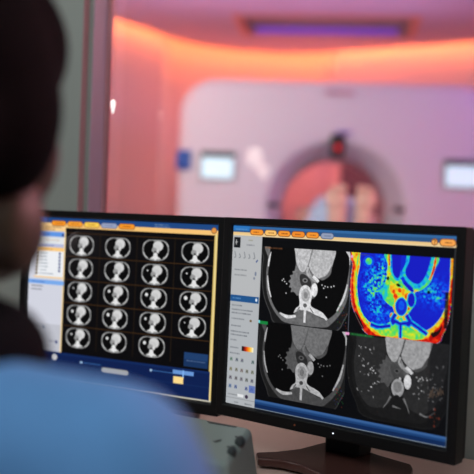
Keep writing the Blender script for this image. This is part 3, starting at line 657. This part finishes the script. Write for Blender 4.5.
# wing shaped base of the right monitor, measured on the desk plane
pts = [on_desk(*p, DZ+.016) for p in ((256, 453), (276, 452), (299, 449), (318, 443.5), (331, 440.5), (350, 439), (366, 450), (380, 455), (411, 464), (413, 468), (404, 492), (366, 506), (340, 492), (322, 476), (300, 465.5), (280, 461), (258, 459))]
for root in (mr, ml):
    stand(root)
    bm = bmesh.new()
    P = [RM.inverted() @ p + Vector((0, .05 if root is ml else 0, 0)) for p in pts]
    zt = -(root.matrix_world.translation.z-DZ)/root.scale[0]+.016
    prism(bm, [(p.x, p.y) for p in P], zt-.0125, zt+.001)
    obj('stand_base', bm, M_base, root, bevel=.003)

# ---------------------------------------------------------------- grey unit on the desk
M_unit = mat('pale_green_grey_plastic', (150, 166, 162), .45, var=.03, scale=60)
ZT = .085
poly = [on_desk(*p, DZ+ZT) for p in ((252, 428), (229, 462), (120, 445), (125, 404), (160, 409.5))]
u0 = poly[0].copy(); cen = sum(poly, Vector())/5
base = [p + (p-cen).normalized()*.014 for p in poly]
un = tag(empty('desk_controller', (u0.x, u0.y, DZ)), 'pale grey-green plastic box with two dark oval knobs beside the blue shoulder', 'device')
bm = bmesh.new(); a = [bm.verts.new((p.x-u0.x, p.y-u0.y, .001)) for p in base]; b = [bm.verts.new((p.x-u0.x, p.y-u0.y, ZT)) for p in poly]
bm.faces.new(a); bm.faces.new(b[::-1])
for i in range(len(a)): bm.faces.new((a[i], a[(i+1) % len(a)], b[(i+1) % len(a)], b[i]))
obj('housing', bm, M_unit, un, bevel=.009, seg=4)
def on_unit(px, py, z): p = on_desk(px, py, DZ+z); return Vector((p.x-u0.x, p.y-u0.y, z))
M_unitd = mat('slate_plastic', (52, 60, 62), .4)
for px, py, rr in ((240, 442.5, .0075), (232, 452.5, .0065)):
    p = on_unit(px, py, ZT); ax = cf(.03, .19, 0).normalized()
    bm = bmesh.new(); ell(bm, (0, 0, 0), (rr, .0135 if rr > .007 else .010, .0085)); k = obj('knob', bm, M_unitd, un, smooth=True)
    k.location = (p.x, p.y, ZT+.0005); k.rotation_euler = (0, 0, math.atan2(ax.y, ax.x)-math.pi/2); k['label'] = 'dark oval knob'
p0, p1, p2, p3 = on_unit(207, 420.5, ZT+.001), on_unit(237, 426, ZT+.001), on_unit(236, 427, ZT+.001), on_unit(209, 422.5, ZT+.001)
obj('slot', prism(bmesh.new(), [(p.x, p.y) for p in (p0, p1, p2, p3)], ZT, ZT+.0006), M_unitd, un)
for a_, b_, c_, d_ in (((213, 441.5), (221, 439.5), (221.5, 440.8), (216, 442.6)),):
    obj('mark', prism(bmesh.new(), [(lambda p: (p.x, p.y))(on_unit(*q, ZT)) for q in (a_, b_, c_, d_)], ZT, ZT+.0006), M_unitd, un)
for q in ((236, 437), (228, 447)):
    p = on_unit(*q, ZT); obj('small_button', cyl(bmesh.new(), (p.x, p.y, ZT), (p.x, p.y, ZT+.0012), .0016, n=12), M_unitd, un)

# ---------------------------------------------------------------- glowing drop added as a glint by the window
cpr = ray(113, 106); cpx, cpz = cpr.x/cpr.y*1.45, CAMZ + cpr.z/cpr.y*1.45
cp = tag(empty('jamb_glint', (cpx, 1.45, cpz)), 'small bright white teardrop put in as a glint at the window edge', 'glint')
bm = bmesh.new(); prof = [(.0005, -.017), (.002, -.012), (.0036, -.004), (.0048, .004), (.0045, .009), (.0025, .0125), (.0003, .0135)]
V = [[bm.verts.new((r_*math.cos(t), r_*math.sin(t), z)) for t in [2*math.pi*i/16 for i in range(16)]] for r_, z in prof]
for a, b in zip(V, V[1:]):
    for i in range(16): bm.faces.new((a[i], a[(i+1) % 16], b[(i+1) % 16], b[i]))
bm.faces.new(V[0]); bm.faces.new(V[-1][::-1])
obj('glint_drop', bm, mat('white_glint_glow', (252, 252, 248), .15, emit=(255, 246, 240), estr=1.3), cp, smooth=True)  # emission paints the glint; no lamp stands here
obj('added_thread', cyl(bmesh.new(), (0, 0, .013), (0, 0, 2.44-cpz), .0005, n=6), mat('added_thread_clear', (190, 130, 140), .4), cp)  # thread added so the glint drop hangs from something

# ---------------------------------------------------------------- globe lamps behind the camera, mirrored in the window
M_globe = mat('lamp_globe', (255, 250, 240), emit=(255, 236, 222), estr=6)
def globe(x, y, z, r_, lab):
    l = tag(empty('globe_lamp', (x, y, z)), lab, 'lamp')
    obj('lamp_shade', ell(bmesh.new(), (0, 0, 0), (r_, r_, r_*1.25)), M_globe, l, smooth=True)
    obj('pole', cyl(bmesh.new(), (0, 0, -r_*1.3), (0, 0, -z+.02), .008), M_grey, l); obj('base', cyl(bmesh.new(), (0, 0, -z), (0, 0, -z+.02), .12), M_grey, l)
def mirrored(px, py, y):
    r_ = M3 @ Vector(((px-237)/FPX, 1, (237-py)/FPX)); k = (PY_-y+PY_)/r_.y
    return r_.x*k, CAMZ + r_.z*k
x, z = mirrored(254, 157, -.9); globe(x, -.9, z, .045, 'round white globe lamp mirrored in the window, the higher one')
x, z = mirrored(263, 171, -1.4); globe(x, -1.4, z, .036, 'round white globe lamp mirrored in the window, the lower one')

# ---------------------------------------------------------------- seated person seen from behind
HP = cf(-.243, .72, 0)
M_skin = mat('skin', (78, 60, 44), .5, scale=40)
M_hair = mat('black_hair', (5, 5, 6), .8, scale=120, var=.4, spec=.06)
M_scrub = mat('blue_scrub_cloth', (94, 150, 212), .85, scale=60, var=.05, bump=.2)
M_collar = mat('dark_collar_cloth', (9, 9, 14), .9, scale=60, spec=.1)
pe = tag(empty('person', (HP.x, HP.y, 0)), 'person with short black hair in blue top, seated with back turned, facing the monitors', 'person')
HZ = CAMZ + .099                 # middle of the skull
hy = R(14)                                    # head turned to the left screen
def hd(x, y, z): c, s_ = math.cos(hy), math.sin(hy); return (x*c-y*s_, x*s_+y*c, z)
bm = bmesh.new()
def he(c, r_, rot=(0, 0, 0), **k): ell(bm, hd(c[0], c[1], HZ+c[2]), r_, (rot[0], rot[1], rot[2]+hy), **k)
he((0, .0, .0), (.076, .095, .09)); he((0, .035, -.05), (.068, .068, .09)); he((0, .05, -.105), (.057, .056, .062)); he((0, .084, -.152), (.024, .02, .018))
for sx in (-1, 1):
    he((sx*.045, .055, -.055), (.026, .036, .045)); he((sx*.078, .0, -.03), (.010, .02, .033), (R(10), 0, sx*R(-18)))
    he((sx*.056, .024, -.118), (.020, .036, .040)); he((sx*.031, .093, -.002), (.02, .012, .008))
he((0, .108, -.05), (.011, .018, .026)); he((0, .118, -.068), (.014, .012, .009)); he((0, .102, -.105), (.024, .010, .006)); he((0, .099, -.117), (.02, .010, .007))
cap(bm, (0, -.01, HZ-.08), .056, (0, -.045, HZ-.235), .062)
SZ = HZ-.258                                   # shoulder joint height
# torso and limbs
for sx in (-1, 1):
    cap(bm, (0, -.045, SZ-.01), .045, (sx*.225, -.05, SZ-.010), .042)
    cap(bm, (sx*.228, -.05, SZ-.016), .048, (sx*.288, .02, SZ-.25), .042)
    cap(bm, (sx*.288, .02, SZ-.25), .042, (sx*.16, .26, SZ-.19), .027)
    ell(bm, (sx*.15, .31, SZ-.19), (.038, .045, .016), (0, 0, sx*.3))
    for k in range(4):
        bx_ = sx*.15 + (k-1.5)*.018; cap(bm, (bx_, .34, SZ-.188), .0085, (bx_+(k-1.5)*.004, .38-abs(k-1.3)*.006, SZ-.186), .008); cap(bm, (bx_+(k-1.5)*.004, .38-abs(k-1.3)*.006, SZ-.186), .008, (bx_+(k-1.5)*.005, .405-abs(k-1.3)*.01, SZ-.2), .007)
    cap(bm, (sx*.15-sx*.03, .30, SZ-.19), .011, (sx*.15-sx*.058, .335, SZ-.197), .009)
    cap(bm, (sx*.09, -.03, .52), .085, (sx*.12, .36, .50), .06); cap(bm, (sx*.12, .36, .50), .056, (sx*.12, .38, .10), .038)
    cap(bm, (sx*.12, .37, .06), .036, (sx*.13, .50, .035), .03)
ell(bm, (0, -.05, SZ-.06), (.155, .095, .11)); ell(bm, (0, -.05, SZ-.2), (.145, .095, .16)); ell(bm, (0, -.045, .66), (.135, .095, .14)); ell(bm, (0, -.04, .54), (.165, .12, .09))
remesh(obj('body', bm, M_skin, pe), .006, 4)
# hair
bm = bmesh.new(); he((0, -.008, .012), (.090, .110, .104), u=40, v=28); he((0, -.04, -.03), (.083, .078, .090), (R(-8), 0, 0), u=40, v=28)
he((0, .035, .035), (.083, .083, .078)); he((.050, .004, -.020), (.042, .070, .078)); he((-.050, .004, -.020), (.042, .070, .078)); he((0, -.062, -.075), (.060, .042, .045))
remesh(obj('hair', bm, M_hair, pe), .006, 5)
for sx in (-1, 1):
    bm = bmesh.new(); he((sx*.032, .094, -.018), (.012, .011, .009)); obj('eye', bm, mat('eye_white', (225, 220, 214), .2), pe, smooth=True)
# scrub top
bm = bmesh.new()
for sx in (-1, 1):
    cap(bm, (sx*.03, -.05, SZ-.008), .060, (sx*.228, -.05, SZ-.010), .060)
    cap(bm, (sx*.230, -.05, SZ-.018), .062, (sx*.292, .005, SZ-.21), .062)
ell(bm, (0, -.05, SZ-.07), (.215, .112, .11)); ell(bm, (0, -.05, SZ-.2), (.165, .112, .18)); ell(bm, (0, -.045, .66), (.155, .115, .18)); ell(bm, (0, -.04, .54), (.18, .135, .09))
ell(bm, (0, -.06, SZ-.03), (.12, .085, .07))
remesh(obj('scrub_top', bm, M_scrub, pe), .008, 8)
bm = bmesh.new()
for k in range(28):
    t_ = 2*math.pi*k/28; ell(bm, (.105*math.cos(t_), -.045+.078*math.sin(t_), SZ+.048+.006*math.sin(t_)-.008*abs(math.cos(t_))), (.032, .028, .034), u=12, v=8)
remesh(obj('collar', bm, M_collar, pe), .006, 5)
bm = bmesh.new()
for sx in (-1, 1): cap(bm, (sx*.09, -.03, .52), .10, (sx*.12, .36, .50), .075); cap(bm, (sx*.12, .36, .50), .072, (sx*.12, .38, .14), .055)
remesh(obj('trousers', bm, M_scrub, pe), .012, 4)
# stool
so = tag(empty('stool', (HP.x, HP.y-.03, 0)), 'round black swivel stool under the seated person', 'stool')
obj('seat', cyl(bmesh.new(), (0, 0, .365), (0, 0, .412), .19, n=40), M_dark, so, bevel=.012, seg=3)
obj('column', cyl(bmesh.new(), (0, 0, .06), (0, 0, .3645), .025), M_grey, so)
for k in range(5):
    a_ = 2*math.pi*k/5; lg = obj('leg', cyl(bmesh.new(), (.02*math.cos(a_), .02*math.sin(a_), .07), (.24*math.cos(a_), .24*math.sin(a_), .05), .016, .011), M_grey, so)
    obj('caster', cyl(bmesh.new(), (.24*math.cos(a_)-.01*math.sin(a_), .24*math.sin(a_)+.01*math.cos(a_), .022), (.24*math.cos(a_)+.01*math.sin(a_), .24*math.sin(a_)-.01*math.cos(a_), .022), .022), M_dark, lg)
